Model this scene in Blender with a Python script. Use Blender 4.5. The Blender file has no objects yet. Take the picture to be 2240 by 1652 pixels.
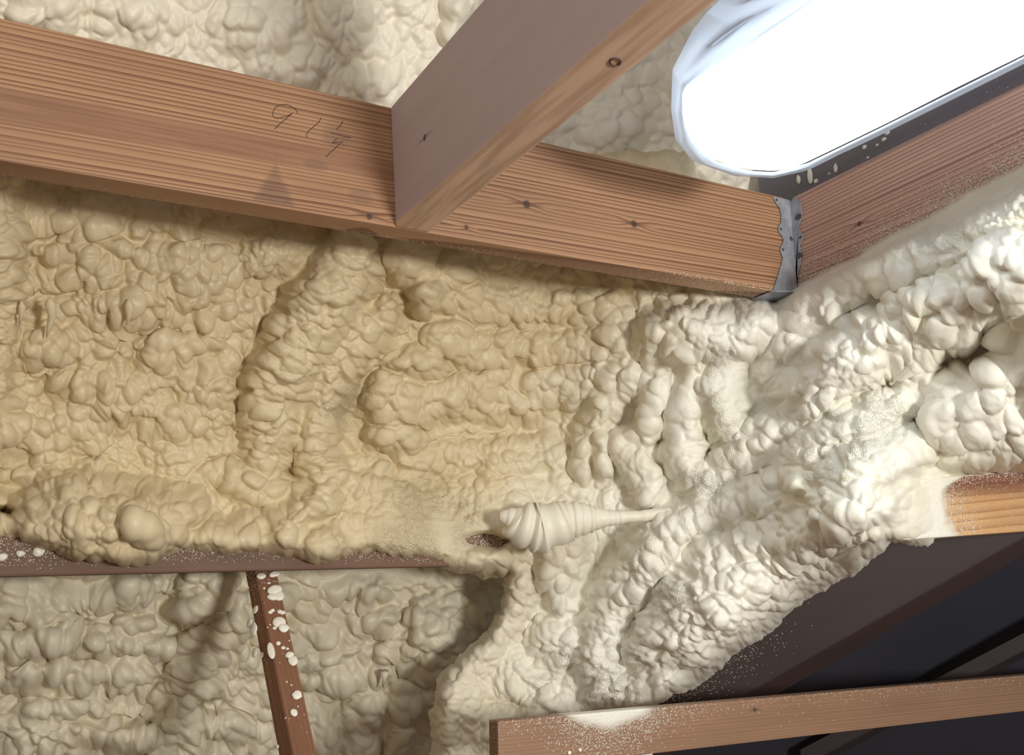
import bpy, bmesh, math, random
import numpy as np
from mathutils import Vector, Matrix

# ------------------------------------------------------------------ camera, world, lights, exposure
SC = bpy.context.scene
COL = SC.collection
F = 2150.0                                    # focal length for a 2240 x 1652 frame


def _n(v):
    v = np.array(v, float)
    return v / np.linalg.norm(v)


_X = _n((4030, -396, -2150))
_yr = np.array((-1196.5, -504, -2150.0))
_Y = _n(_yr - _X * np.dot(_X, _yr))
_Z = np.cross(_X, _Y)
RM = np.array([_X, _Y, _Z])                   # camera axes -> world axes (X along header, Y along joists, Z up)
C0 = np.array([0.0, 0.0, 1.5])


def ray(px, py):
    return RM @ np.array([(px - 1120) / F, -(py - 826) / F, -1.0])


def at(px, py, d):
    return C0 + ray(px, py) * d


def on(px, py, ax, v):
    r = ray(px, py)
    return C0 + r * ((v - C0[ax]) / r[ax])


cam = bpy.data.cameras.new('camera')
cam.sensor_width = 36.0
cam.lens = 36.0 * F / 2240.0
cam.clip_start = 0.02
co = bpy.data.objects.new('camera', cam)
COL.objects.link(co)
co.matrix_world = Matrix([list(RM[i]) + [C0[i]] for i in range(3)] + [[0, 0, 0, 1]])
SC.camera = co

world = bpy.data.worlds.new('world')
SC.world = world
world.use_nodes = True
world.node_tree.nodes['Background'].inputs[0].default_value = (0.80, 0.74, 0.66, 1)
world.node_tree.nodes['Background'].inputs[1].default_value = 0.22


def lamp(name, loc, target, size, power, color, size_y=None):
    d = bpy.data.lights.new(name, 'AREA')
    d.energy = power
    d.color = color
    d.size = size
    if size_y:
        d.shape = 'RECTANGLE'
        d.size_y = size_y
    o = bpy.data.objects.new(name, d)
    COL.objects.link(o)
    o.location = loc
    o.rotation_euler = (Vector(target) - Vector(loc)).to_track_quat('-Z', 'Y').to_euler()
    return o


# work lamps standing around the photographer: a warm one on the left, a whiter one on the right, a dim one further up the attic
lamp('warm_work_lamp', (-0.35, -0.45, 1.55), (0.3, 2.2, 1.8), 0.30, 3.6, (1.0, 0.76, 0.46))
lamp('white_work_lamp', (1.05, -1.70, 1.50), (1.3, 2.2, 1.6), 0.40, 68.0, (1.0, 0.98, 0.90))
lamp('far_ceiling_lamp', (-0.55, 0.15, 2.75), (0.7, 1.9, 2.6), 0.12, 6.5, (1.0, 0.95, 0.82), 0.9)
TUBE_STRENGTH = 3.7
TUBE_COLOR = (0.88, 0.95, 1.0)

SC.view_settings.view_transform = 'Standard'
SC.view_settings.look = 'None'
SC.view_settings.gamma = 1.0
SC.view_settings.use_curve_mapping = False
SC.view_settings.exposure = 0.28

RNG = np.random.default_rng(7)
random.seed(7)


# ------------------------------------------------------------------ shader helpers
class NT:
    def __init__(self, name):
        self.m = bpy.data.materials.new(name)
        self.m.use_nodes = True
        self.t = self.m.node_tree
        self.bsdf = self.t.nodes['Principled BSDF']

    def node(self, kind, **kw):
        n = self.t.nodes.new(kind)
        for k, v in kw.items():
            setattr(n, k, v)
        return n

    def put(self, sock, v):
        if isinstance(v, bpy.types.NodeSocket):
            self.t.links.new(v, sock)
        elif v is not None:
            sock.default_value = v

    def f(self, op, a, b=None, c=None, clamp=False):
        n = self.node('ShaderNodeMath', operation=op, use_clamp=clamp)
        for s, v in zip(n.inputs, (a, b, c)):
            self.put(s, v)
        return n.outputs[0]

    def add(self, a, b): return self.f('ADD', a, b)
    def sub(self, a, b): return self.f('SUBTRACT', a, b)
    def mul(self, a, b): return self.f('MULTIPLY', a, b)
    def inv(self, a): return self.f('SUBTRACT', 1.0, a, clamp=True)

    def step(self, v, a, b):
        n = self.node('ShaderNodeMapRange', interpolation_type='SMOOTHSTEP')
        self.put(n.inputs[0], v)
        if a > b:
            n.inputs[1].default_value, n.inputs[2].default_value = b, a
            n.inputs[3].default_value, n.inputs[4].default_value = 1.0, 0.0
        else:
            n.inputs[1].default_value, n.inputs[2].default_value = a, b
        return n.outputs[0]

    def xyz(self, coord='Object'):
        t = self.node('ShaderNodeTexCoord')
        s = self.node('ShaderNodeSeparateXYZ')
        self.t.links.new(t.outputs[coord], s.inputs[0])
        return s.outputs[0], s.outputs[1], s.outputs[2]

    def vec(self, x, y, z):
        n = self.node('ShaderNodeCombineXYZ')
        for s, v in zip(n.inputs, (x, y, z)):
            self.put(s, v)
        return n.outputs[0]

    def noise(self, v, scale, detail=2.0, rough=0.5):
        n = self.node('ShaderNodeTexNoise')
        self.put(n.inputs['Vector'], v)
        n.inputs['Scale'].default_value = scale
        n.inputs['Detail'].default_value = detail
        n.inputs['Roughness'].default_value = rough
        return n.outputs[0]

    def voro(self, v, scale):
        n = self.node('ShaderNodeTexVoronoi')
        self.put(n.inputs['Vector'], v)
        n.inputs['Scale'].default_value = scale
        s = self.node('ShaderNodeSeparateColor')
        self.t.links.new(n.outputs['Color'], s.inputs[0])
        return n.outputs['Distance'], s.outputs[0], s.outputs[1]

    def mix(self, fac, a, b):
        n = self.node('ShaderNodeMix', data_type='RGBA')
        self.put(n.inputs[0], fac)
        for s, v in ((n.inputs[6], a), (n.inputs[7], b)):
            if isinstance(v, tuple):
                v = tuple(v[:3]) + (1.0,)
            self.put(s, v)
        return n.outputs[2]

    def bump(self, h, strength, dist, base=None):
        n = self.node('ShaderNodeBump')
        self.put(n.inputs['Strength'], strength)
        n.inputs['Distance'].default_value = dist
        self.put(n.inputs['Height'], h)
        if base is not None:
            self.put(n.inputs['Normal'], base)
        return n.outputs[0]


FOAM_WHITE = (0.86, 0.84, 0.76)


def speckle(b, x, y, z, dens, scale=400.0):
    """foam overspray: droplets whose number follows dens (0..1); dense areas close up"""
    v = b.vec(x, y, z)
    d1, r1, q1 = b.voro(v, scale)
    d2, r2, q2 = b.voro(v, scale * 0.42)
    dens = b.f('MULTIPLY', dens, 1.0, clamp=True)
    s1 = b.mul(b.f('LESS_THAN', r1, dens), b.step(d1, b_rad(0.50), b_rad(0.34)))
    s2 = b.mul(b.f('LESS_THAN', r2, b.mul(dens, 0.20)), b.step(d2, 0.26, 0.17))
    s = b.f('MAXIMUM', s1, s2)
    full = b.step(dens, 0.78, 1.0)
    return b.f('MAXIMUM', s, full)


def b_rad(v):
    return v


def wood(name, light, dark, freq=70.0, y0=-0.25, z0=0.05, wob=0.012, knots=(), masks=None, spray=None,
         contrast=0.75, rough=0.62, fiber=0.35, tilt=0.0, sharp=2.6):
    """sawn softwood in object coordinates: x along the board, y through it, z up its face"""
    b = NT(name)
    x, y, z = b.xyz()
    xs = b.mul(x, 0.14)
    w = b.sub(b.noise(b.vec(xs, y, z), 6.0, 3.0), 0.5)
    zz = b.add(z, b.add(b.mul(x, tilt), b.mul(w, wob * 2)))
    kn_dark = None
    for kx, kz, kr in knots:
        dx = b.f('DIVIDE', b.sub(x, kx), kr * 5.0)
        dz = b.f('DIVIDE', b.sub(z, kz), kr * 1.9)
        d2 = b.add(b.mul(dx, dx), b.mul(dz, dz))
        g = b.f('EXPONENT', b.mul(d2, -1.0))
        sgn = b.f('SIGN', b.sub(z, kz + 0.0005))
        zz = b.add(zz, b.mul(b.mul(g, sgn), kr * 1.1))
        ex = b.f('DIVIDE', b.sub(x, kx), kr * 1.0)
        ez = b.f('DIVIDE', b.sub(z, kz), kr * 1.0)
        core = b.step(b.f('SQRT', b.add(b.mul(ex, ex), b.mul(ez, ez))), 1.35, 0.7)
        sx = b.f('DIVIDE', b.sub(x, kx), kr * 9.0)
        sz = b.f('DIVIDE', b.sub(z, kz), kr * 0.75)
        spike = b.mul(b.step(b.add(b.f('ABSOLUTE', sx), b.f('ABSOLUTE', sz)), 1.0, 0.3), 0.6)
        c = b.f('MAXIMUM', core, spike)
        kn_dark = c if kn_dark is None else b.f('MAXIMUM', kn_dark, c)
    dy = b.sub(y, y0)
    dz = b.sub(zz, z0)
    r = b.f('SQRT', b.add(b.mul(dy, dy), b.mul(dz, dz)))
    t = b.mul(r, freq)
    t = b.add(t, b.mul(b.noise(b.vec(b.mul(t, 0.35), 0.0, b.mul(x, 0.1)), 1.0, 1.0), 2.2))
    s = b.f('FRACT', t)
    line = b.f('POWER', s, sharp)
    line = b.mul(line, b.step(s, 1.0, 0.93))
    amp = b.add(0.35, b.mul(b.noise(b.vec(b.mul(x, 0.5), y, b.mul(z, 6.0)), 3.0, 1.0), 1.1))
    line = b.f('MULTIPLY', b.mul(line, amp), contrast, clamp=True)
    fib = b.noise(b.vec(b.mul(x, 6.0), b.mul(y, 320.0), b.mul(z, 320.0)), 1.0, 2.0)
    blot = b.noise(b.vec(b.mul(x, 1.2), b.mul(y, 5.0), b.mul(z, 5.0)), 2.4, 3.0)
    col = b.mix(line, light, dark)
    dk2 = tuple(c * 0.62 for c in light)
    col = b.mix(b.mul(b.step(fib, 0.42, 0.8), fiber), col, dk2)
    col = b.mix(b.mul(b.step(blot, 0.40, 0.75), 0.42), col, tuple(0.5 * (p * 0.8 + q) for p, q in zip(light, dark)))
    if kn_dark is not None:
        col = b.mix(b.mul(kn_dark, 0.85), col, (0.045, 0.026, 0.02))
    if masks:
        col = masks(b, x, y, z, col)
    rough_s = rough
    hgt = b.mul(line, -0.5)
    nrm = b.bump(b.add(hgt, b.mul(fib, 0.25)), 0.35, 0.0012)
    if spray:
        dens = spray(b, x, y, z)
        m = speckle(b, x, y, z, dens)
        col = b.mix(m, col, FOAM_WHITE)
        crust = b.add(m, b.mul(m, b.mul(b.noise(b.vec(x, y, z), 170.0, 3.0), 1.6)))
        nrm = b.bump(crust, 0.6, 0.0025, nrm)
    b.put(b.bsdf.inputs['Base Color'], col)
    b.put(b.bsdf.inputs['Roughness'], rough_s)
    b.put(b.bsdf.inputs['Normal'], nrm)
    return b.m


def plain(name, col, rough=0.5, metal=0.0, spec=None):
    b = NT(name)
    b.put(b.bsdf.inputs['Base Color'], tuple(col) + (1,))
    b.bsdf.inputs['Roughness'].default_value = rough
    b.bsdf.inputs['Metallic'].default_value = metal
    return b.m


def foam_mat(name, col, yellow, ylev=0.5, gloss=0.42, warm_tan=None):
    b = NT(name)
    x, y, z = b.xyz()
    v = b.vec(x, y, z)
    big = b.noise(v, 3.1, 3.0)
    mid = b.noise(v, 14.0, 3.0)
    c = b.mix(b.mul(b.step(b.add(b.mul(big, 0.7), b.mul(mid, 0.3)), ylev - 0.05, ylev + 0.16), 0.75), col, yellow)
    if warm_tan:  # tan to white blend; lamp light is partly put into the foam colour
        lit_at = b.node('ShaderNodeAttribute')
        lit_at.attribute_name = 'fresh'
        c = b.mix(lit_at.outputs['Fac'], b.mix(b.mul(b.step(mid, 0.4, 0.7), 0.6), warm_tan, tuple(q * 0.97 for q in warm_tan)), c)
    fine = b.noise(v, 420.0, 3.0, 0.6)
    med = b.noise(v, 120.0, 3.0, 0.55)
    at_ = b.node('ShaderNodeAttribute')
    at_.attribute_name = 'grain'
    gr = at_.outputs['Fac']
    dist, ra, rb = b.voro(v, 330.0)
    peb = b.inv(b.mul(dist, 1.4))
    n1 = b.bump(b.add(b.mul(fine, 0.35), b.mul(med, 0.5)), 0.20, 0.003)
    n2 = b.bump(peb, b.mul(gr, 0.75), 0.0035, n1)
    b.put(b.bsdf.inputs['Base Color'], c)
    b.put(b.bsdf.inputs['Roughness'], b.add(gloss, b.mul(gr, 0.25)))
    b.bsdf.inputs['Specular IOR Level'].default_value = 0.38
    b.put(b.bsdf.inputs['Normal'], n2)
    return b.m


# ------------------------------------------------------------------ object helpers
def tag(o, label=None, cat=None, group=None, kind=None):
    if label: o['label'] = label
    if cat: o['category'] = cat
    if group: o['group'] = group
    if kind: o['kind'] = kind
    return o


def link(name, me, mat=None, parent=None):
    o = bpy.data.objects.new(name, me)
    COL.objects.link(o)
    if mat is not None:
        me.materials.append(mat)
    if parent is not None:
        o.parent = parent
        bpy.context.view_layer.update()
        o.matrix_parent_inverse = parent.matrix_world.inverted()
    return o


def mesh_np(name, V, Q, mat, parent=None, normals=None, grain=None, fresh=None):
    me = bpy.data.meshes.new(name)
    nv, nf = len(V), len(Q)
    me.vertices.add(nv)
    me.vertices.foreach_set('co', np.ascontiguousarray(V, np.float32).ravel())
    me.loops.add(nf * 4)
    me.loops.foreach_set('vertex_index', np.ascontiguousarray(Q, np.int32).ravel())
    me.polygons.add(nf)
    me.polygons.foreach_set('loop_start', np.arange(0, nf * 4, 4, dtype=np.int32))
    me.polygons.foreach_set('use_smooth', np.ones(nf, bool))
    me.update(calc_edges=True)
    if grain is not None:
        a = me.attributes.new('grain', 'FLOAT', 'POINT')
        a.data.foreach_set('value', np.ascontiguousarray(grain, np.float32))
    if fresh is not None:
        a = me.attributes.new('fresh', 'FLOAT', 'POINT')
        a.data.foreach_set('value', np.ascontiguousarray(fresh, np.float32))
    if normals is not None:
        me.normals_split_custom_set_from_vertices([tuple(v) for v in normals])
    return link(name, me, mat, parent)


def frame_obj(o, origin, ex, ey, ez):
    """put the mesh (given in world coordinates) into a local frame"""
    m = Matrix([[ex[i], ey[i], ez[i], origin[i]] for i in range(3)] + [[0, 0, 0, 1]])
    o.data.transform(m.inverted())
    o.matrix_world = m
    bpy.context.view_layer.update()
    return o


def board(name, lo, hi, mat, bevel=0.004, origin=None, axis='x', taper=None, parent=None):
    """a sawn board from box corners; local x runs along the board"""
    bm = bmesh.new()
    bmesh.ops.create_cube(bm, size=1.0)
    lo, hi = np.array(lo, float), np.array(hi, float)
    for v in bm.verts:
        c = np.array(v.co) + 0.5
        v.co = Vector(lo + c * (hi - lo))
    if taper:
        taper(bm)
    bmesh.ops.bevel(bm, geom=list(bm.edges), offset=bevel, segments=2, affect='EDGES', profile=0.6)
    me = bpy.data.meshes.new(name)
    bm.to_mesh(me)
    bm.free()
    o = link(name, me, mat)
    org = lo if origin is None else origin
    if axis == 'x':
        frame_obj(o, org, (1, 0, 0), (0, 1, 0), (0, 0, 1))
    else:
        frame_obj(o, org, (0, 1, 0), (-1, 0, 0), (0, 0, 1))
    return o


def prism(name, a, bq, mat, bevel=0.004):
    """board between two end quads a and bq (4 world points each, same order: face edge 1, face edge 2, back 2, back 1)"""
    bm = bmesh.new()
    va = [bm.verts.new(Vector(p)) for p in a]
    vb = [bm.verts.new(Vector(p)) for p in bq]
    bm.faces.new(va)
    bm.faces.new(vb[::-1])
    for i in range(4):
        j = (i + 1) % 4
        bm.faces.new((va[j], va[i], vb[i], vb[j]))
    bmesh.ops.recalc_face_normals(bm, faces=list(bm.faces))
    bmesh.ops.bevel(bm, geom=list(bm.edges), offset=bevel, segments=2, affect='EDGES', profile=0.6)
    me = bpy.data.meshes.new(name)
    bm.to_mesh(me)
    bm.free()
    o = link(name, me, mat)
    a = [np.array(p, float) for p in a]
    ca, cb = sum(a) / 4, sum(np.array(p, float) for p in bq) / 4
    ex = _n(cb - ca)
    up = _n(a[1] - a[0])
    ez = _n(up - ex * np.dot(up, ex))
    ey = np.cross(ez, ex)
    frame_obj(o, a[0], ex, ey, ez)
    return o


def sheet(name, pts, thick, nrm, mat, parent=None):
    """flat plate from an outline of world points, thickness along nrm"""
    bm = bmesh.new()
    f1 = bm.faces.new([bm.verts.new(Vector(p)) for p in pts])
    r = bmesh.ops.extrude_face_region(bm, geom=[f1])
    vs = [g for g in r['geom'] if isinstance(g, bmesh.types.BMVert)]
    bmesh.ops.translate(bm, verts=vs, vec=Vector(nrm) * thick)
    bmesh.ops.recalc_face_normals(bm, faces=list(bm.faces))
    me = bpy.data.meshes.new(name)
    bm.to_mesh(me)
    bm.free()
    return link(name, me, mat, parent)


def tube(name, pts, rad, mat, parent=None, seg=8, fresh=None):
    """round strand through world points; rad is one value or one per point"""
    pts = [Vector(p) for p in pts]
    rads = rad if hasattr(rad, '__len__') else [rad] * len(pts)
    bm = bmesh.new()
    rings = []
    for i, p in enumerate(pts):
        d = (pts[min(i + 1, len(pts) - 1)] - pts[max(i - 1, 0)]).normalized()
        u = d.cross(Vector((0.13, 0.31, 0.94))).normalized()
        w = d.cross(u)
        rings.append([bm.verts.new(p + (u * math.cos(k * 2 * math.pi / seg) + w * math.sin(k * 2 * math.pi / seg)) * rads[i]) for k in range(seg)])
    for a, b2 in zip(rings, rings[1:]):
        for k in range(seg):
            bm.faces.new((a[k], a[(k + 1) % seg], b2[(k + 1) % seg], b2[k]))
    bm.faces.new(rings[0][::-1])
    bm.faces.new(rings[-1])
    bmesh.ops.recalc_face_normals(bm, faces=list(bm.faces))
    for f_ in bm.faces:
        f_.smooth = True
    me = bpy.data.meshes.new(name)
    bm.to_mesh(me)
    bm.free()
    if fresh is not None:
        a = me.attributes.new('fresh', 'FLOAT', 'POINT')
        a.data.foreach_set('value', np.full(len(me.vertices), fresh, np.float32))
    return link(name, me, mat, parent)


def blob(name, p, ex, ez, nrm, rx, rz, rn, mat, parent=None, seed=0):
    """a set droplet of foam stuck on a face"""
    rg = np.random.default_rng(seed)
    bm = bmesh.new()
    bmesh.ops.create_icosphere(bm, subdivisions=3, radius=1.0)
    k = rg.normal(size=(4, 3))
    ex, ez, nrm, p = (np.array(q, float) for q in (ex, ez, nrm, p))
    for v in bm.verts:
        c = np.array(v.co)
        s = 1.0 + 0.07 * sum(math.sin(2.0 * np.dot(k[i], c) + i) for i in range(4))
        c = c * s
        v.co = Vector(p + ex * c[0] * rx + ez * c[2] * rz + nrm * (c[1] * rn + rn * 0.35))
    for f_ in bm.faces:
        f_.smooth = True
    me = bpy.data.meshes.new(name)
    bm.to_mesh(me)
    bm.free()
    return link(name, me, mat, parent)


# ------------------------------------------------------------------ materials for foam
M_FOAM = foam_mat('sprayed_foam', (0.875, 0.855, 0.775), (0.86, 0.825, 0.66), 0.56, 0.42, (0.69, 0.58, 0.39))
M_FOAM_T = foam_mat('ceiling_foam', (0.84, 0.785, 0.68), (0.83, 0.77, 0.63), 0.52, 0.40)
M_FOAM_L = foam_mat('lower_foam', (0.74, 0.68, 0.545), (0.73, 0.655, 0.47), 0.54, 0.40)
M_DROP = foam_mat('foam_droplet', (0.88, 0.85, 0.76), (0.88, 0.84, 0.70), 0.6, 0.3)

# ------------------------------------------------------------------ timber framing
ZT, ZB, YA = 2.4375, 2.191, 1.6506            # joist tops, undersides, front face of the header
XC = 1.690                                     # left face of the right-hand joist


# --- header
def a_xz(px, py):
    p = on(px, py, 1, YA)
    return p[0] + 0.6, p[2] - ZB


band = [(a_xz(0, 190), a_xz(0, 266)), (a_xz(855, 352), a_xz(855, 394))]


def a_masks(b, x, y, z, col):
    (t0, b0), (t1, b1) = band
    xa, xb = t0[0], t1[0]
    u = b.f('DIVIDE', b.sub(x, xa), xb - xa)
    wob = b.mul(b.sub(b.noise(b.vec(b.mul(x, 5.0), 0.0, 0.0), 1.0, 2.0), 0.5), 0.016)
    top = b.add(b.add(t0[1], b.mul(u, t1[1] - t0[1])), wob)
    bot = b.add(b.add(b0[1], b.mul(u, b1[1] - b0[1])), b.mul(wob, 0.7))
    m = b.mul(b.step(b.sub(z, top), 0.003, -0.003), b.step(b.sub(z, bot), -0.003, 0.002))
    m = b.mul(m, b.step(x, xb + 0.02, xb + 0.015))
    col = b.mix(b.mul(m, 0.85), col, b.mix(b.step(b.noise(b.vec(b.mul(x, 2.0), 0.0, b.mul(z, 40.0)), 2.0, 3.0), 0.3, 0.7), (0.33, 0.175, 0.105), (0.24, 0.115, 0.065)))
    # triangular water stain above the lower edge
    sx, sz = a_xz(600, 445)
    hh = a_xz(600, 352)[1] - sz
    k = b.f('DIVIDE', b.sub(z, sz), hh)
    half = b.mul(b.inv(k), 0.042)
    st = b.mul(b.step(b.sub(b.f('ABSOLUTE', b.sub(x, sx)), half), 0.004, -0.012), b.step(k, -0.02, 0.02))
    col = b.mix(b.mul(st, b.add(0.25, b.mul(b.noise(b.vec(b.mul(x, 60.0), y, b.mul(z, 20.0)), 1.0, 2.0), 0.35))), col, (0.10, 0.055, 0.05))
    for qx, qy, ww, hh2 in ((735, 300, 0.035, 0.03), (790, 430, 0.03, 0.02), (690, 360, 0.03, 0.016)):
        cx, cz = a_xz(qx, qy)
        ax_ = b.f('DIVIDE', b.sub(x, cx), ww)
        az_ = b.f('DIVIDE', b.sub(z, cz), hh2)
        e = b.step(b.add(b.mul(ax_, ax_), b.mul(az_, az_)), 1.0, 0.2)
        col = b.mix(b.mul(e, 0.32), col, (0.14, 0.08, 0.07))
    return col


def a_spray(b, x, y, z):
    # dust of foam along the back lower edge of the underside
    under = b.step(z, 0.012, 0.002)
    back = b.step(y, 0.02, 0.075)
    n = b.noise(b.vec(b.mul(x, 3.0), 0.0, 0.0), 2.0, 2.0)
    right = b.step(x, 1.75, 2.15)
    mid = b.mul(b.step(x, 1.1, 1.3), b.step(x, 1.75, 1.45))
    return b.mul(under, b.add(b.mul(b.mul(back, b.mul(n, 0.5)), b.add(0.35, mid)), b.mul(right, 0.55)))


aknots = [a_xz(1152, 447) + (0.0085,), a_xz(1387, 490) + (0.008,), a_xz(1020, 497) + (0.0045,), a_xz(808, 474) + (0.006,)]
M_A = wood('header_wood', (0.47, 0.27, 0.155), (0.17, 0.07, 0.036), freq=112, y0=0.06, z0=-0.7, wob=0.006, knots=aknots,
           masks=a_masks, spray=a_spray, contrast=1.35, fiber=0.22, tilt=-0.012, sharp=2.2)
header = board('header_joist', (-0.6, YA, ZB), (1.672, YA + 0.062, ZT), M_A, 0.003)
tag(header, 'long brown wooden header board with pencilled numbers, crossing the top left of the foam', 'joist', kind='thing')

M_PENCIL = plain('pencil_lead', (0.07, 0.035, 0.03), 0.7)
strokes = [[(651, 249), (649, 243), (645, 237), (629, 229), (613, 229), (604, 234), (599, 240), (596, 249), (598, 255), (601, 258), (609, 259), (627, 254), (640, 248), (631, 255), (622, 263), (611, 272), (601, 282)],
           [(702, 258), (698, 267), (684, 279), (674, 288), (670, 294), (671, 300)],
           [(750, 266), (744, 275), (736, 283)],
           [(724, 290), (732, 293), (742, 295), (754, 299), (767, 301)],
           [(737, 303), (730, 309), (727, 313), (739, 311), (750, 309), (740, 318), (730, 327), (720, 336), (713, 343)]]
for s_ in strokes:
    tube('pencil_mark', [on(px, py, 1, YA - 0.0003) for px, py in s_], 0.0007, M_PENCIL, header, 5)

# --- middle joist, butting on the header and coming towards the viewer
XB0, XB1 = 0.657, 0.728


def b_taper(bm):
    for v in bm.verts:
        if v.co.y > 1.0 and v.co.z > 2.3 and v.co.x < 0.7:
            v.co.x = 0.6455
        if v.co.y < 1.0 and v.co.x < 0.7 and v.co.z < 2.3:
            v.co.x += 0.012


def b_masks(b, x, y, z, col):
    under = b.step(z, 0.012, 0.003)
    n = b.noise(b.vec(b.mul(x, 5.0), b.mul(y, 60.0), 0.0), 1.0, 2.0)
    bounce_pale = b.mix(b.step(n, 0.35, 0.7), (0.80, 0.56, 0.42), (0.58, 0.37, 0.26))  # underside lightened in colour to hold bounce light from below
    return b.mix(b.mul(under, 0.95), col, bounce_pale)


pB = on(934, 302, 0, XB0)
pK = on(1344, 134, 2, ZB)
M_B = wood('haze_tinted_joist_wood', (0.55, 0.44, 0.46), (0.47, 0.365, 0.385), freq=26, y0=-0.5, z0=-0.35, wob=0.02,  # mauve grey: the lamp's haze tint is put into the wood colour
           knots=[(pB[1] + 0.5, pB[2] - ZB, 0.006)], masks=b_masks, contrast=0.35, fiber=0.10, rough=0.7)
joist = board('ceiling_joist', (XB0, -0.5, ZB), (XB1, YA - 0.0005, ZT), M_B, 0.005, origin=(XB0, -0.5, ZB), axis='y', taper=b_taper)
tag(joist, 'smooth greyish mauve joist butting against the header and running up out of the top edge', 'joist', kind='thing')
M_KNOT = plain('knot_wood', (0.12, 0.075, 0.065), 0.7)
ring = []
for k in range(15):
    a = k / 14 * 2 * math.pi
    ring.append(on(1346 + 12 * math.cos(a), 135 + 8 * math.sin(a), 2, ZB - 0.0006))
tube('knot', ring, 0.0016, M_KNOT, joist, 6)

# --- right joist
def c_local(px, py):
    p = on(px, py, 0, XC)
    return p[1] + 0.5, p[2] - ZB


c1 = c_local(1745, 622)
c2 = c_local(2240, 352)


def c_spray(b, x, y, z):
    sl = (c2[1] - c1[1]) / (c2[0] - c1[0])
    ln = b.add(c1[1], b.mul(b.sub(x, c1[0]), sl))
    n = b.mul(b.sub(b.noise(b.vec(b.mul(x, 4.0), 0.0, b.mul(z, 6.0)), 2.0, 3.0), 0.5), 0.05)
    d = b.sub(b.sub(z, ln), n)
    base = b.f('POWER', b.step(d, 0.10, -0.022), 2.6)
    few = b.mul(b.step(d, 0.22, 0.03), 0.014)
    return b.add(b.mul(base, 1.0), few)


M_C = wood('rail_wood', (0.56, 0.37, 0.31), (0.25, 0.125, 0.105), freq=104, y0=0.06, z0=-0.7, wob=0.009, spray=c_spray,
           contrast=1.25, knots=[c_local(1880, 490)[:2] + (0.006,)], fiber=0.25, tilt=0.01, sharp=2.0)
rjoist = board('trimmer_joist', (XC, -0.5, ZB), (XC + 0.062, 1.75, ZT), M_C, 0.004, origin=(XC, -0.5, ZB), axis='y')
tag(rjoist, 'reddish joist dusted with white foam specks, right of the metal hanger', 'joist', kind='thing')

# --- dark plank standing behind and above the right joist
def back_spray(b, x, y, z):
    n = b.noise(b.vec(b.mul(x, 3.0), y, b.mul(z, 3.0)), 3.0, 2.0)
    return b.mul(b.step(n, 0.52, 0.75), 0.05)


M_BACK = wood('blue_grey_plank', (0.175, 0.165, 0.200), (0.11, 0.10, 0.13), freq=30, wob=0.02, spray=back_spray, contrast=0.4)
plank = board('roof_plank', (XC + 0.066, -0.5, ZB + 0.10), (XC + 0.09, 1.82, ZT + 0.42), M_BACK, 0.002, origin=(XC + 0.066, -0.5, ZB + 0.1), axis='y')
tag(plank, 'dark blue grey plank showing in shadow between the bright lamp and the reddish joist', 'plank', kind='thing')
for i, (px, py, rx, rz) in enumerate([(1748, 394, 6, 10), (1773, 385, 7, 18), (1786, 396, 6, 5), (1829, 368, 5, 10), (1892, 322, 5, 5), (1935, 305, 6, 4), (1920, 318, 4, 3), (1942, 290, 6, 5), (1900, 345, 3, 3), (1815, 380, 2.5, 2.5)]):
    p = on(px, py, 0, XC + 0.066)
    s = 2.35 / F
    blob('foam_drip', p, (0, 1, 0), (0, 0, 1), (-1, 0, 0), rx * s, rz * s, 0.004, M_DROP, plank, i)

# --- galvanised hanger at the corner
b = NT('galvanised_steel')
x_, y_, z_ = b.xyz()
nz = b.noise(b.vec(x_, y_, z_), 38.0, 3.0)
b.put(b.bsdf.inputs['Base Color'], b.mix(b.step(nz, 0.35, 0.7), (0.30, 0.32, 0.37), (0.42, 0.44, 0.50)))
b.bsdf.inputs['Metallic'].default_value = 0.30
b.put(b.bsdf.inputs['Roughness'], b.add(0.42, b.mul(nz, 0.15)))
M_STEEL = b.m
M_NAIL = plain('dark_nail', (0.11, 0.115, 0.13), 0.5, 0.6)
hang = bpy.data.objects.new('joist_hanger', None)
COL.objects.link(hang)
hang.location = on(1735, 636, 1, YA)
bpy.context.view_layer.update()
tag(hang, 'scalloped grey metal joist hanger nailed at the corner of header and reddish joist', 'bracket')
leftp = [(1690, 430), (1697, 445), (1705, 457), (1708, 470), (1708, 486), (1703, 494), (1701, 502), (1703, 509), (1709, 516), (1713, 524), (1712, 532), (1707, 540), (1706, 549), (1709, 557), (1712, 564), (1709, 577), (1700, 606), (1691, 635)]
creasep = [(1737, 637), (1738, 612), (1733, 540), (1728, 480), (1724, 434)]
XW = XC - 0.0015
pl = [on(px, py, 1, YA - 0.0022) for px, py in leftp + creasep[:1]]
xcr = XC - 0.004
pl = pl[:-1] + [np.array([xcr, YA - 0.0022, pl[-2][2]]), np.array([xcr, YA - 0.0022, pl[0][2]])]
sheet('flange', pl, 0.0018, (0, -1, 0), M_STEEL, hang)
rightp = [(1741, 432), (1752, 442), (1755, 458), (1755, 476), (1750, 489), (1747, 497), (1750, 506), (1757, 512), (1759, 519), (1755, 527), (1750, 536), (1751, 545), (1754, 556), (1752, 575), (1744, 606), (1739, 637)]
pr = [on(px, py, 0, XC - 0.0022) for px, py in rightp]
pr = [np.array([p[0], p[1], p[2]]) for p in pr]
pr = pr + [np.array([XC - 0.0022, YA - 0.002, pr[-1][2]]), np.array([XC - 0.0022, YA - 0.002, pr[0][2]])]
sheet('flange', pr, 0.0018, (-1, 0, 0), M_STEEL, hang)
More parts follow.
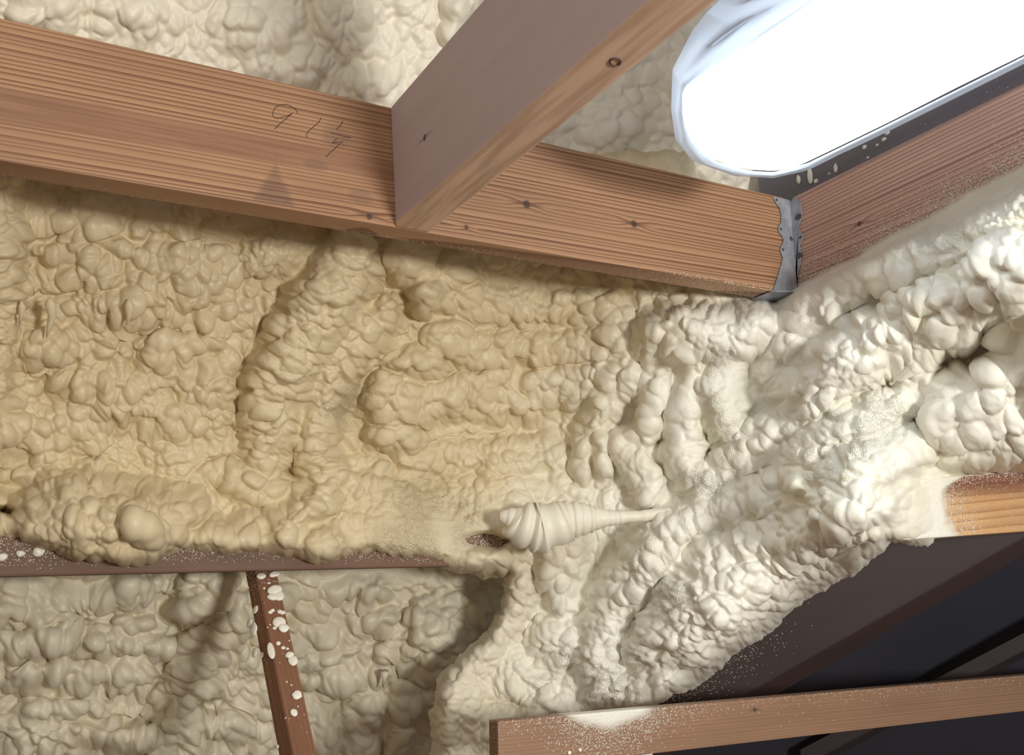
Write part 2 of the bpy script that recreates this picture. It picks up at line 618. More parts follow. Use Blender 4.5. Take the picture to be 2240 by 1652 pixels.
ps = [on(px, py, 2, ZB - 0.004) for px, py in [(1647, 653), (1690, 636), (1738, 637), (1728, 648), (1690, 658), (1668, 660)]]
sheet('seat', ps, 0.0018, (0, 0, -1), M_STEEL, hang)
for i, (px, py, r, fl) in enumerate([(1747, 475, 6.5, 1), (1748, 559, 6.5, 1), (1730, 522, 5, 0), (1708, 501, 3, 0), (1751, 519, 3, 1), (1713, 546, 3, 0), (1699, 438, 3, 0), (1731, 436, 3, 1)]):
    s = 2.34 / F
    if fl:
        blob('nail', on(px, py, 0, XC - 0.0042), (0, 1, 0), (0, 0, 1), (-1, 0, 0), r * s * 1.6, r * s, 0.0008, M_NAIL, hang, i)
    else:
        blob('nail', on(px, py, 1, YA - 0.0042), (1, 0, 0), (0, 0, 1), (0, -1, 0), r * s, r * s, 0.0008, M_NAIL, hang, i)

# --- purlin behind the strut
YD = 2.20
zD = [on(0, 1258, 1, YD)[2], on(1090, 1225, 1, YD)[2]]


def d_taper(bm):
    for v in bm.verts:
        if v.co.x > 0.5:
            v.co.z += 0.030


def d_spray(b, x, y, z):
    n = b.noise(b.vec(b.mul(x, 3.0), y, b.mul(z, 3.0)), 4.0, 3.0)
    base = b.step(b.add(z, b.mul(x, -0.02)), 0.008, 0.055)
    right = b.step(x, 1.15, 1.55)
    knot = b.step(b.add(b.f('ABSOLUTE', b.mul(b.sub(x, 1.62), 0.7)), b.f('ABSOLUTE', b.mul(b.sub(z, 0.075), 1.4))), 0.03, 0.055)
    base = b.f('MAXIMUM', base, b.mul(right, b.step(z, 0.03, 0.07)))
    return b.mul(b.mul(base, b.add(0.45, b.mul(n, 0.4))), b.add(0.8, b.mul(right, 0.1)))


M_D = wood('purlin_wood', (0.18, 0.095, 0.060), (0.09, 0.047, 0.032), freq=45, wob=0.01, spray=d_spray, contrast=0.7)
purlin = board('purlin', (-0.6, YD, zD[0] - 0.015), (1.17, YD + 0.045, zD[0] + 0.088), M_D, 0.005, taper=d_taper)
tag(purlin, 'dark brown horizontal purlin half buried in foam, above the lower left foam wall', 'beam', kind='thing')
for i, (px, py, rx) in enumerate([(4, 1219, 10), (45, 1212, 9), (83, 1207, 12)]):
    s = 1.95 / F
    blob('foam_blob', on(px, py, 1, YD - 0.001), (1, 0, 0), (0, 0, 1), (0, -1, 0), rx * s, rx * s * 0.9, 0.008, M_DROP, purlin, i + 40)

# --- strut coming down from the purlin
dT, dBt = 2.22, 1.72
eL = [at(533, 1235, dT + 0.035), at(628, 1752, dBt + 0.035)]
eR1 = [at(556, 1235, dT), at(662, 1752, dBt)]
eR2 = [at(602, 1235, dT + 0.012), at(716, 1752, dBt + 0.012)]


def e_spray(b, x, y, z):
    n = b.noise(b.vec(x, y, z), 30.0, 2.0)
    return b.add(b.mul(b.step(x, 0.10, 0.0), 0.55), 0.006)


M_E = wood('strut_wood', (0.28, 0.13, 0.073), (0.115, 0.05, 0.03), freq=170, y0=0.03, z0=-0.6, wob=0.004, spray=e_spray, contrast=0.8)
strut = prism('strut', [eR1[0], eR2[0], eL[0] + (eR2[0] - eR1[0]), eL[0]], [eR1[1], eR2[1], eL[1] + (eR2[1] - eR1[1]), eL[1]], M_E, 0.003)
tag(strut, 'reddish brown square strut spotted with white foam drops, leaning down from the purlin', 'post', kind='thing')
exs = _n(eR1[1] - eR1[0])
ezs = _n(eR2[0] - eR1[0])
ezs = _n(ezs - exs * np.dot(ezs, exs))
nr = np.cross(exs, ezs)
if np.dot(nr, C0 - eR1[0]) < 0: nr = -nr
ezl = _n(eL[0] - eR1[0])
ezl = _n(ezl - exs * np.dot(ezl, exs))
nl = np.cross(exs, ezl)
if np.dot(nl, C0 - eR1[0]) < 0: nl = -nl


def hit(px, py, p0, n):
    r = ray(px, py)
    return C0 + r * (np.dot(p0 - C0, n) / np.dot(r, n))


rb = [(592, 1227, 14, 11), (559, 1232, 6, 6), (572, 1261, 8, 7), (600, 1257, 10, 7), (600, 1293, 14, 12), (598, 1307, 11, 9), (611, 1305, 9, 12), (592, 1340, 4, 4), (596, 1336, 4, 4),
      (612, 1339, 5, 5), (618, 1341, 5, 5), (610, 1363, 11, 12), (622, 1374, 10, 10), (601, 1375, 3.5, 3.5), (593, 1424, 6, 19), (609, 1408, 4, 5), (620, 1418, 4, 4), (629, 1420, 3, 3), (634, 1435, 8, 8), (641, 1446, 9, 11),
      (649, 1522, 8.5, 10), (643, 1561, 6.5, 8), (578, 1287, 2.5, 2.5), (588, 1276, 3, 3), (627, 1492, 1.8, 1.8), (637, 1499, 1.8, 1.8), (652, 1546, 1.5, 1.5), (585, 1373, 1.6, 1.6), (591, 1367, 1.6, 1.6), (633, 1402, 1.6, 1.6)]
for i, (px, py, rx, ry) in enumerate(rb):
    p = hit(px, py, eR1[0], nr)
    s = np.linalg.norm(p - C0) / F * 0.92
    blob('foam_blob', p, ezs, exs, nr, rx * s * 1.22, ry * s * 1.2, min(rx, ry) * s * 0.55, M_DROP, strut, i + 60)
for i, (px, py, rx, ry) in enumerate([(559, 1335, 4, 11), (556, 1377, 5, 17), (547, 1364, 4, 13), (558, 1427, 4, 12), (573, 1434, 2.5, 8), (543, 1287, 1.6, 1.6), (607, 1634, 2, 5), (625, 1571, 1.5, 1.5)]):
    p = hit(px, py, eR1[0], nl)
    s = np.linalg.norm(p - C0) / F * 0.92
    blob('foam_blob', p, ezl, exs, nl, rx * s * 2.2, ry * s, rx * s * 0.8, M_DROP, strut, i + 120)

# --- stub beam at the right edge, half sprayed over
YF = 1.40


def f_spray(b, x, y, z):
    n = b.mul(b.sub(b.noise(b.vec(b.mul(x, 6.0), 0.0, b.mul(z, 6.0)), 2.0, 3.0), 0.5), 0.07)
    l = b.step(b.add(b.add(x, n), b.mul(z, 0.22)), 0.33, 0.12)
    t = b.step(b.add(z, b.mul(n, 0.5)), 0.085, 0.135)
    few = b.mul(b.step(x, 0.75, 0.20), 0.07)
    return b.add(b.add(b.f('POWER', l, 1.5), b.f('POWER', t, 1.4)), few)


def f_masks(b, x, y, z, col):
    m = b.step(b.add(z, b.mul(x, 0.02)), 0.068, 0.105)
    return b.mix(b.mul(m, 0.8), col, (0.16, 0.045, 0.035))


M_F = wood('orange_beam_wood', (0.70, 0.42, 0.21), (0.38, 0.175, 0.075), freq=52, y0=-0.06, z0=0.20, wob=0.02, spray=f_spray, masks=f_masks, contrast=1.0, fiber=0.15)
f_t0, f_b0 = on(1975, 1053, 1, YF), on(1975, 1182, 1, YF)
f_t1, f_b1 = on(2420, 1008, 1, YF), on(2420, 1150, 1, YF)
th = np.array([0.03, 0.05, 0])
stub = prism('cross_beam', [f_b0, f_t0, f_t0 + th, f_b0 + th], [f_b1, f_t1, f_t1 + th, f_b1 + th], M_F, 0.004)
tag(stub, 'short orange wooden beam end at the right edge, its left side buried in white foam', 'beam', kind='thing')

# --- dark sloping rafter under the right foam
def g_spray(b, x, y, z):
    n = b.noise(b.vec(x, y, z), 7.0, 3.0)
    return b.mul(b.mul(b.step(x, 0.75, 0.2), b.step(z, -0.01, 0.09)), b.add(0.06, b.mul(n, 0.30)))


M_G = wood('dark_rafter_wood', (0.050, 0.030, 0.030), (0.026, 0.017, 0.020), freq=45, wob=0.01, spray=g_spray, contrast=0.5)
g_b0, g_t0 = at(1330, 1690, 2.62), at(1330, 1560, 2.62)
g_b1, g_t1 = at(2420, 1075, 2.46), at(2420, 850, 2.46)
gth = RM @ np.array([0.030, -0.030, -0.03])
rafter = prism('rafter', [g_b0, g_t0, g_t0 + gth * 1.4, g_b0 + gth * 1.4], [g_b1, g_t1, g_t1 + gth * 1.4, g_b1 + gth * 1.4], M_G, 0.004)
tag(rafter, 'dark shadowed rafter sloping up under the edge of the white right-hand foam', 'rafter', kind='thing')

# --- lower collar board
YH = 1.78
h0, h1 = on(1089, 1583, 1, YH), on(2400, 1447, 1, YH)


def h_spray(b, x, y, z):
    px = on(1340, 1560, 1, YH)[0] - h0[0]
    wide = b.mul(b.sub(x, px), 2.7)
    n = b.mul(b.sub(b.noise(b.vec(b.mul(x, 6.0), 0.0, b.mul(z, 6.0)), 3.0, 3.0), 0.5), 0.4)
    fall = b.f('EXPONENT', b.mul(b.f('POWER', b.f('ABSOLUTE', wide), 2.2), -6.0))
    v = b.add(b.mul(fall, b.add(1.0, n)), b.mul(b.sub(z, 0.088), 11.0))
    few = b.mul(b.step(x, 1.2, 0.1), 0.010)
    return b.f('MAXIMUM', b.f('POWER', b.step(v, -0.55, 0.98), 1.5), few)


M_H = wood('collar_board_wood', (0.33, 0.19, 0.118), (0.18, 0.094, 0.056), freq=140, y0=0.03, z0=-0.6, wob=0.003, spray=h_spray, contrast=0.75,
           knots=[(on(1651, 1553, 1, YH)[0] - h0[0], on(1651, 1553, 1, YH)[2] - h0[2] + 0.088, 0.0045)])
collar = board('collar_board', (h0[0], YH, h0[2] - 0.088), (h1[0], YH + 0.04, h0[2] + 0.004), M_H, 0.004)
tag(collar, 'long brown board across the bottom right with a patch of white overspray on top', 'board', kind='thing')
for i, (px, py, r) in enumerate([(1245, 1647, 4.5), (1268, 1641, 4)]):
    s = 1.9 / F
    blob('foam_blob', on(px, py, 1, YH - 0.0005), (1, 0, 0), (0, 0, 1), (0, -1, 0), r * s, r * s, 0.003, M_DROP, collar, i + 150)
p0, p1 = on(1392, 1640, 1, YH + 0.042), on(1428, 1640, 1, YH + 0.042)
cripple = board('cripple_post', (p0[0], YH + 0.042, p0[2] - 0.25), (p1[0], YH + 0.075, h0[2] - 0.03), M_H, 0.003)
tag(cripple, 'short upright post just showing under the bottom board', 'post', kind='thing')

# --- roof sheathing behind the rafters, its shade put into a dark blue colour
b = NT('shaded_roof_sheathing')
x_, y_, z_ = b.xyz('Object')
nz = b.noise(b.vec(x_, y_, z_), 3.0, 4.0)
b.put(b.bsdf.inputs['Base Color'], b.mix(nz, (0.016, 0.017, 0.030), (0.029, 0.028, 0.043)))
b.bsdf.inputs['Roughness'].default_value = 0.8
M_SHADED_DECK = b.m
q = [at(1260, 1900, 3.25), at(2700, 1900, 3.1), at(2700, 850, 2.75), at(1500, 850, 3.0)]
sheathing = sheet('wall_right', q, 0.02, _n(np.array(q[0]) * 0 + RM @ np.array([0, 0, -1.0])), M_SHADED_DECK)
tag(sheathing, kind='structure')
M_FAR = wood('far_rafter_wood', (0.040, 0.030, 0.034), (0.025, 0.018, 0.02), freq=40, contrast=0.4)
fr = prism('far_rafter', [at(1750, 1680, 3.02), at(1750, 1640, 3.02), at(1760, 1650, 3.08), at(1760, 1690, 3.08)],
           [at(2420, 1330, 2.75), at(2420, 1290, 2.75), at(2430, 1300, 2.81), at(2430, 1340, 2.81)], M_FAR, 0.003)
tag(fr, 'barely lit rafter deep in the dark lower right corner', 'rafter', kind='thing')

# ------------------------------------------------------------------ rest of the attic, behind and below the viewer
M_ATTIC = wood('attic_board_wood', (0.24, 0.15, 0.095), (0.14, 0.08, 0.05), freq=40, wob=0.02, contrast=0.5)
for nm, lo, hi in (('floor', (-2.2, -3.0, -0.04), (3.6, 4.2, 0.0)), ('wall_left', (-2.25, -3.0, 0.0), (-2.2, 4.2, 2.2)), ('wall_rear', (-2.2, -3.05, 0.0), (3.6, -3.0, 2.9))):
    o = board(nm, lo, hi, M_ATTIC, 0.002)
    tag(o, kind='structure')

deck = []
for zz in (0.9, 3.3):
    for xx in (-1.3, 1.35):
        deck.append((xx, 2.03 - (zz - 2.28) * 0.577 + 0.30, zz))
deck = [deck[0], deck[1], deck[3], deck[2]]
o = sheet('ceiling', deck, 0.02, (0, 0.87, 0.5), M_ATTIC)
tag(o, kind='structure')

# ------------------------------------------------------------------ sprayed foam
def vn(U, V, cell, seed):
    """smooth lattice noise in -1..1"""
    tab = np.random.default_rng(seed).uniform(-1, 1, (128, 128)).astype(np.float32)
    a, c = U / cell, V / cell
    i, j = np.floor(a).astype(int), np.floor(c).astype(int)
    fa, fc = a - i, c - j
    fa, fc = fa * fa * (3 - 2 * fa), fc * fc * (3 - 2 * fc)
    i0, i1, j0, j1 = i % 128, (i + 1) % 128, j % 128, (j + 1) % 128
    return (tab[i0, j0] * (1 - fa) + tab[i1, j0] * fa) * (1 - fc) + (tab[i0, j1] * (1 - fa) + tab[i1, j1] * fa) * fc


def fbm(U, V, cell, seed, oct_=3):
    return sum(vn(U, V, cell / 2 ** k, seed + k) / 2 ** k for k in range(oct_))


def blur(A, n, times=3):
    for _ in range(times):
        for ax in (0, 1):
            p = [(0, 0), (0, 0)]
            p[ax] = (n + 1, n)
            c = np.cumsum(np.pad(A, p, mode='edge'), axis=ax)
            A = (c[2 * n + 1:] - c[:-2 * n - 1]) if ax == 0 else (c[:, 2 * n + 1:] - c[:, :-2 * n - 1])
            A = A / (2 * n + 1)
    return A


def tps(ctrl):
    P = np.array([c[:2] for c in ctrl], float) / 1000
    z = np.array([c[2] for c in ctrl], float)
    n = len(P)

    def k(r2): return 0.5 * r2 * np.log(r2 + 1e-12)
    K = k(((P[:, None] - P[None]) ** 2).sum(-1)) + np.eye(n) * 1e-3
    A = np.zeros((n + 3, n + 3))
    A[:n, :n] = K
    A[:n, n] = 1
    A[:n, n + 1:] = P
    A[n:, :n] = A[:n, n:].T
    w = np.linalg.solve(A, np.concatenate([z, np.zeros(3)]))

    def ev(U, V):
        u, v = U / 1000, V / 1000
        out = w[n] + w[n + 1] * u + w[n + 2] * v
        for i in range(n):
            out = out + w[i] * k((u - P[i, 0]) ** 2 + (v - P[i, 1]) ** 2)
        return out
    return ev


def seg_dist(U, V, pts, closed=False):
    """distance to a polyline, arc length at the nearest point"""
    best = np.full(U.shape, 1e9)
    arc = np.zeros(U.shape)
    side = np.zeros(U.shape)
    s0 = 0.0
    pp = list(pts) + ([pts[0]] if closed else [])
    for (x0, y0), (x1, y1) in zip(pp, pp[1:]):
        dx, dy = x1 - x0, y1 - y0
        L = math.hypot(dx, dy) + 1e-9
        t = np.clip(((U - x0) * dx + (V - y0) * dy) / L ** 2, 0, 1)
        ex, ey = U - x0 - t * dx, V - y0 - t * dy
        d = np.sqrt(ex * ex + ey * ey)
        m = d < best
        best = np.where(m, d, best)
        arc = np.where(m, s0 + t * L, arc)
        side = np.where(m, (dx * ey - dy * ex) / L, side)
        s0 += L
    return best, arc, side


def inside(U, V, pts):
    r = np.zeros(U.shape, bool)
    n = len(pts)
    for i in range(n):
        (x0, y0), (x1, y1) = pts[i], pts[(i + 1) % n]
        if y0 == y1: continue
        c = (y0 > V) != (y1 > V)
        r ^= c & (U < (x1 - x0) * (V - y0) / (y1 - y0) + x0)
    return r


class Foam:
    """a sprayed layer over a smooth base surface: base points, then rolls and mounds, then lobes"""

    def __init__(self, u0, u1, v0, v1, step, ctrl, seed):
        self.step, self.u0, self.v0, self.seed = step, u0, v0, seed
        nu, nv = int((u1 - u0) / step) + 1, int((v1 - v0) / step) + 1
        self.U, self.V = np.meshgrid(u0 + np.arange(nu) * step, v0 + np.arange(nv) * step, indexing='ij')
        self.D = self.coarse(tps(ctrl))
        w = 11.0
        self.WU = self.U + w * fbm(self.U, self.V, 70, seed) + 0.20 * w * fbm(self.U, self.V, 24, seed + 5, 2)
        self.WV = self.V + w * fbm(self.U, self.V, 70, seed + 11) + 0.20 * w * fbm(self.U, self.V, 24, seed + 16, 2)
        self.M = np.zeros(self.U.shape)
        self.K = np.ones(self.U.shape)          # strength of the lobes
        self.H = None
        self.sd = None
        self.rg = np.random.default_rng(seed)

    def coarse(self, fn, q=16):
        U, V = self.U[::q, ::q], self.V[::q, ::q]
        U = np.concatenate([U, U[-1:] + q * self.step], 0); V = np.concatenate([V, V[-1:]], 0)
        U = np.concatenate([U, U[:, -1:]], 1); V = np.concatenate([V, V[:, -1:] + q * self.step], 1)
        A = fn(U, V)
        i = np.arange(self.U.shape[0]) / q
        j = np.arange(self.U.shape[1]) / q
        i0, j0 = np.minimum(i.astype(int), A.shape[0] - 2), np.minimum(j.astype(int), A.shape[1] - 2)
        fi, fj = (i - i0)[:, None], (j - j0)[None]
        B = lambda a, b: A[i0 + a][:, j0 + b]
        return (B(0, 0) * (1 - fi) + B(1, 0) * fi) * (1 - fj) + (B(0, 1) * (1 - fi) + B(1, 1) * fi) * fj

    def win(self, x0, x1, y0, y1):
        s = self.step
        a, b2 = max(0, int((x0 - self.u0) / s)), min(self.U.shape[0], int((x1 - self.u0) / s) + 2)
        c, d = max(0, int((y0 - self.v0) / s)), min(self.U.shape[1], int((y1 - self.v0) / s) + 2)
        return (slice(a, b2), slice(c, d)) if b2 > a and d > c else None

    def roll(self, pts, r, h, rib=0.0, lam=30.0, curv=0.6, lift=0.0, flat=2.0, wild=False):
        """raised roll along a line; rib = folds across it, bowed by curv"""
        rr = r if hasattr(r, '__len__') else [r, r]
        R = max(rr) + 30
        xs, ys = [p[0] for p in pts], [p[1] for p in pts]
        w = self.win(min(xs) - R, max(xs) + R, min(ys) - R, max(ys) + R)
        if w is None: return
        d, arc, side = seg_dist(self.WU[w], self.WV[w], pts)
        L = sum(math.hypot(b2[0] - a[0], b2[1] - a[1]) for a, b2 in zip(pts, pts[1:]))
        rad = np.interp(arc / L, np.linspace(0, 1, len(rr)), rr)
        q = d / rad
        prof = np.clip(1 - np.abs(q) ** flat, 0, 1) ** 0.5
        val = h * prof * rad / max(rr)
        if rib:
            s = arc + curv * rad * q * q + 10 * vn(self.U[w], self.V[w], 60, self.seed + 77)
            val = val + rib * prof * np.abs(np.sin(math.pi * s / lam)) ** 0.7
        if wild: val = val * np.clip(0.55 + 1.1 * vn(self.U[w], self.V[w], 95, self.seed + 88), 0, 1.3)
        val = np.where(q < 1, val + lift, 0)
        self.M[w] = np.maximum(self.M[w], val)

    def mound(self, x, y, rx, ry, ang, h, p=0.85, add=False):
        R = max(rx, ry) + 30
        w = self.win(x - R, x + R, y - R, y + R)
        if w is None: return
        dx, dy = self.WU[w] - x, self.WV[w] - y
        c, s = math.cos(math.radians(ang)), math.sin(math.radians(ang))
        a, b2 = (dx * c + dy * s) / rx, (-dx * s + dy * c) / ry
        q = a * a + b2 * b2
        val = h * np.clip(1 - q, 0, 1) ** p
        self.M[w] = self.M[w] + val if add else np.maximum(self.M[w], val)

    def soft(self, x, y, rx, ry, k):
        """weaken (k<1) or strengthen the lobes around a spot"""
        q = ((self.U - x) / rx) ** 2 + ((self.V - y) / ry) ** 2
        self.K = self.K * (1 + (k - 1) * np.exp(-q ** 2))

    def lobes(self, style, lo=None):
        """style points: x, y, radius, aspect, angle of droop, height factor, rough"""
        S = np.array(style, float)
        Mb = blur(self.M, 3, 2)
        self.Mb = Mb
        T = np.zeros(self.U.shape)

        def idw(col, U, V):
            d2 = (U[..., None] - S[:, 0]) ** 2 + (V[..., None] - S[:, 1]) ** 2
            w = 1.0 / (d2 / 1e4 + 0.15) ** 2.2
            return (w * S[:, col]).sum(-1) / w.sum(-1)
        self.idw = idw
        u1, v1 = self.U[-1, 0], self.V[0, -1]
        area = (u1 - self.u0) * (v1 - self.v0)
        for level, (rf, af, dens, pw) in enumerate(((2.0, 0.40, 1.2, 0.7), (0.80, 1.25, 2.0, 0.5), (0.42, 0.32, 0.35, 0.5))):
            H = np.zeros(self.U.shape)
            H2 = np.zeros(self.U.shape)
            n = int(area / (math.pi * (9.0 * rf) ** 2) * dens)
            x = self.rg.uniform(self.u0, u1, n)
            y = self.rg.uniform(self.v0, v1, n)
            r = idw(2, x, y) * rf
            keep = self.rg.random(n) < (9.0 * rf / r) ** 2
            x, y, r = x[keep], y[keep], r[keep]
            asp, ang, hk = idw(3, x, y), idw(4, x, y), idw(5, x, y)
            r = r * np.exp(np.clip(self.rg.normal(0, 0.28, len(r)), -0.6, 0.32))
            ang = ang + self.rg.normal(0, 22, len(r))
            mg = 20
            for k in range(len(x)):
                rx, ry = r[k] * math.sqrt(asp[k]), r[k] / math.sqrt(asp[k])
                R = max(rx, ry) + mg
                w = self.win(x[k] - R, x[k] + R, y[k] - R, y[k] + R)
                if w is None: continue
                dx, dy = self.WU[w] - x[k], self.WV[w] - y[k]
                c, s = math.cos(math.radians(ang[k])), math.sin(math.radians(ang[k]))
                a, b2 = (dx * c + dy * s) / rx, (-dx * s + dy * c) / ry      # a points along the droop
                q = a * a + b2 * b2
                m = q < 1
                if not m.any(): continue
                amp = 0.74 * r[k] * hk[k] * af * 2.3 / F * (0.80 + 0.38 * self.rg.random())
                dome = np.clip(1 - q, 0, 1) ** pw * (1 + 0.30 * a)
                val = np.where(m, amp * dome, 0)
                H2[w] = np.maximum(H2[w], np.minimum(H[w], val))
                H[w] = np.maximum(H[w], val)
            T += H
            if level == 1:
                T -= 0.0050 * np.exp(-(H - H2) / 0.0022)
            elif level == 0:
                T -= 0.0040 * np.exp(-(H - H2) / 0.0030)
        self.H = T

    def build(self, poly, edge=40.0, push=0.07, fine=0.0008, nopush=None, holes=()):
        U, V = self.U, self.V
        d, _, _ = seg_dist(self.coarse(lambda a, b2: a, 1) if False else U, V, poly, True)
        sd = np.where(inside(U, V, poly), d, -d)
        sd = sd + 7 * vn(U, V, 55, self.seed + 31) + 4 * vn(U, V, 19, self.seed + 32)
        for hx, hy, hrx, hry in holes:
            q = np.sqrt(((self.WU - hx) / hrx) ** 2 + ((self.WV - hy) / hry) ** 2)
            sd = np.minimum(sd, (q - 1) * hry * 1.6)
        self.sd = sd
        t = np.clip(1 - sd / edge, 0, 1.6)
        back = push * (1 - np.sqrt(np.clip(1 - np.minimum(t, 1) ** 2, 0, 1))) + push * 2.2 * np.clip(t - 1, 0, 1)
        self.K = self.K * (0.45 + 0.55 * np.clip((sd - 8) / 70, 0, 1))
        if nopush is not None:
            back = back * (1 - np.exp(-(((U - nopush[0]) / nopush[2]) ** 2 + ((V - nopush[1]) / nopush[3]) ** 2) ** 2))
        R = np.stack([(U - 1120) / F, -(V - 826) / F, -np.ones_like(U)], -1) @ RM.T
        Dm = self.D - self.Mb + back
        P = C0 + R * Dm[..., None]

        def nrm(P):
            gu, gv = np.gradient(P, axis=0), np.gradient(P, axis=1)
            n = np.cross(gu, gv)
            n /= np.linalg.norm(n, axis=-1, keepdims=True) + 1e-12
            n *= np.sign(np.median(-(n * R).sum(-1)))
            return n
        Ps = np.stack([blur(P[..., k], 5, 2) for k in range(3)], -1)
        N = nrm(Ps)
        rough = self.idw(6, U[::8, ::8], V[::8, ::8])
        rough = np.kron(rough, np.ones((8, 8)))[:U.shape[0], :U.shape[1]]
        patch = np.clip(fbm(U, V, 130, self.seed + 50) * 1.6 + 0.1, 0, 1)
        self.grain = np.clip(rough * patch * 1.6, 0, 1)
        h = blur(self.H * self.K, 1, 1) + fine * fbm(U, V, 16, self.seed + 60) * (0.4 + self.K)
        h = h + self.grain * 0.0016 * vn(U, V, 7, self.seed + 65)
        P = P + N * h[..., None]
        self.P, self.N = P, nrm(P)
        return self

    def emit(self, name, mat, mask=None, parent=None):
        ok = self.sd > -9
        if mask is not None: ok = ok & mask
        i, j = np.nonzero(ok[:-1, :-1] & True)
        f_ok = np.ones(len(i), bool)
        if mask is None:
            f_ok = ok[i + 1, j] & ok[i + 1, j + 1] & ok[i, j + 1]
        else:
            s = self.sd > -9
            f_ok = s[i + 1, j] & s[i + 1, j + 1] & s[i, j + 1]
        i, j = i[f_ok], j[f_ok]
        nv = self.U.shape[1]
        q = np.stack([i * nv + j, i * nv + j + 1, (i + 1) * nv + j + 1, (i + 1) * nv + j], -1)
        ids, inv = np.unique(q, return_inverse=True)
        inv = inv.reshape(q.shape)
        return mesh_np(name, self.P.reshape(-1, 3)[ids], inv, mat, parent, self.N.reshape(-1, 3)[ids], self.grain.reshape(-1)[ids],
                       self.fresh.reshape(-1)[ids] if hasattr(self, 'fresh') else None)


def d_roof(px, py):
    r = ray(px, py)
    return (2.03 + 0.78 * 0.577) / (r[1] + 0.577 * r[2])


def d_y(px, py, y):
    return y / ray(px, py)[1]


# ---- ceiling foam above the header
ct = [(x, y, d_roof(x, y)) for x in (-300, 100, 500, 900, 1300, 1700) for y in (-260, -60, 140, 340, 540)]
ft = Foam(-260, 1790, -230, 560, 3.0, ct, 101)
for x, y, rx, ry, h in [(90, 30, 80, 50, 0.03), (300, 40, 90, 60, 0.03), (560, 60, 110, 70, 0.035), (760, 40, 70, 80, 0.03), (820, 190, 60, 40, 0.03),
                        (620, 150, 90, 40, 0.025), (1000, 30, 26, 60, 0.05), (1040, 15, 20, 30, 0.05), (985, 70, 22, 34, 0.05), (1330, 290, 90, 60, 0.03), (1450, 380, 70, 40, 0.03), (1260, 360, 60, 40, 0.025),
                        (1500, 200, 40, 120, 0.04)]:
    ft.mound(x, y, rx, ry, 0, h)
ft.lobes([(100, 0, 34, 0.8, 80, 0.42, 0.1), (400, 40, 30, 1.5, 95, 0.40, 0.1), (800, 100, 26, 1.9, 95, 0.38, 0.1), (1000, 0, 24, 1.8, 95, 0.5, 0.0), (1300, 300, 27, 0.9, 60, 0.36, 0.1), (1600, 390, 16, 1.5, 80, 0.4, 0.1)])
ft.build([(-250, -220), (1780, -220), (1780, 470), (1690, 445), (1640, 600), (1500, 590), (0, 352), (-250, 312)], 20, 0.04)
roof_foam = ft.emit('roof_foam', M_FOAM_T)
tag(roof_foam, 'cream spray foam on the roof above the header, at the top edge behind the joist', 'insulation foam', kind='thing')

# ---- lower wall foam, behind the purlin and the strut
cl = [(x, y, d_roof(x, y) + 0.10) for x in (-300, 0, 300, 600, 900) for y in (1150, 1300, 1500, 1700, 1900)]
cl += [(1150, y, d_roof(1150, y) + 0.10) for y in (1150, 1300, 1500, 1700, 1900)]
fl = Foam(-250, 1230, 1130, 1860, 2.6, cl, 202)
fl.roll([(520, 1330), (440, 1420), (400, 1560), (340, 1700)], 46, 0.08, 0.012, 16, 0.9)
fl.mound(455, 1290, 85, 65, 10, 0.10)
fl.mound(430, 1330, 60, 26, -10, 0.12)
fl.roll([(920, 1340), (860, 1420), (830, 1470)], 24, 0.05, 0.006, 12, 0.4)
fl.mound(960, 1400, 100, 110, 0, 0.13)
fl.mound(1050, 1330, 60, 50, 0, 0.11)
fl.mound(900, 1530, 70, 60, 0, 0.09)
fl.mound(880, 1640, 40, 110, 0, 0.08)
fl.mound(800, 1560, 70, 60, 0, 0.06)
fl.mound(90, 1620, 110, 90, 0, 0.07)
fl.mound(290, 1470, 60, 60, 0, 0.06)
for yy, x0, x1, hh in [(1300, -250, 360, 0.05), (1355, -250, 330, 0.055), (1410, -250, 350, 0.06), (1470, -250, 230, 0.055), (1540, 60, 420, 0.055), (1600, 150, 540, 0.06), (1300, 620, 830, 0.05), (1370, 640, 850, 0.055), (1430, 660, 820, 0.05), (1490, 680, 850, 0.05), (1600, 690, 830, 0.05)]:
    pts = [(x, yy + 12 * math.sin(x * 0.013 + yy)) for x in range(x0, x1 + 1, 40)]
    fl.roll(pts, 30, hh * 1.3, wild=True)
fl.soft(60, 1275, 260, 22, 0.4)
fl.soft(800, 1255, 170, 24, 0.35)
fl.lobes([(60, 1320, 25, 1.0, 90, 1.10, 0), (300, 1400, 22, 0.9, 90, 1.10, 0), (100, 1600, 24, 0.9, 80, 0.91, 0.1), (400, 1600, 21, 0.9, 100, 1.04, 0), (700, 1350, 26, 0.9, 85, 1.04, 0),
          (760, 1600, 23, 1.2, 90, 0.91, 0.1), (950, 1400, 19, 0.9, 100, 0.98, 0), (1000, 1330, 19, 1.0, 100, 0.98, 0.1), (880, 1640, 24, 1.6, 90, 0.78, 0.1)])
fl.build([(-240, 1140), (1220, 1140), (1220, 1850), (-240, 1850)], 10, 0.02)
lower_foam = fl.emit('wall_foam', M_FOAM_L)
tag(lower_foam, 'deeply lumpy cream foam wall under the purlin, behind the spotted strut', 'insulation foam', kind='thing')

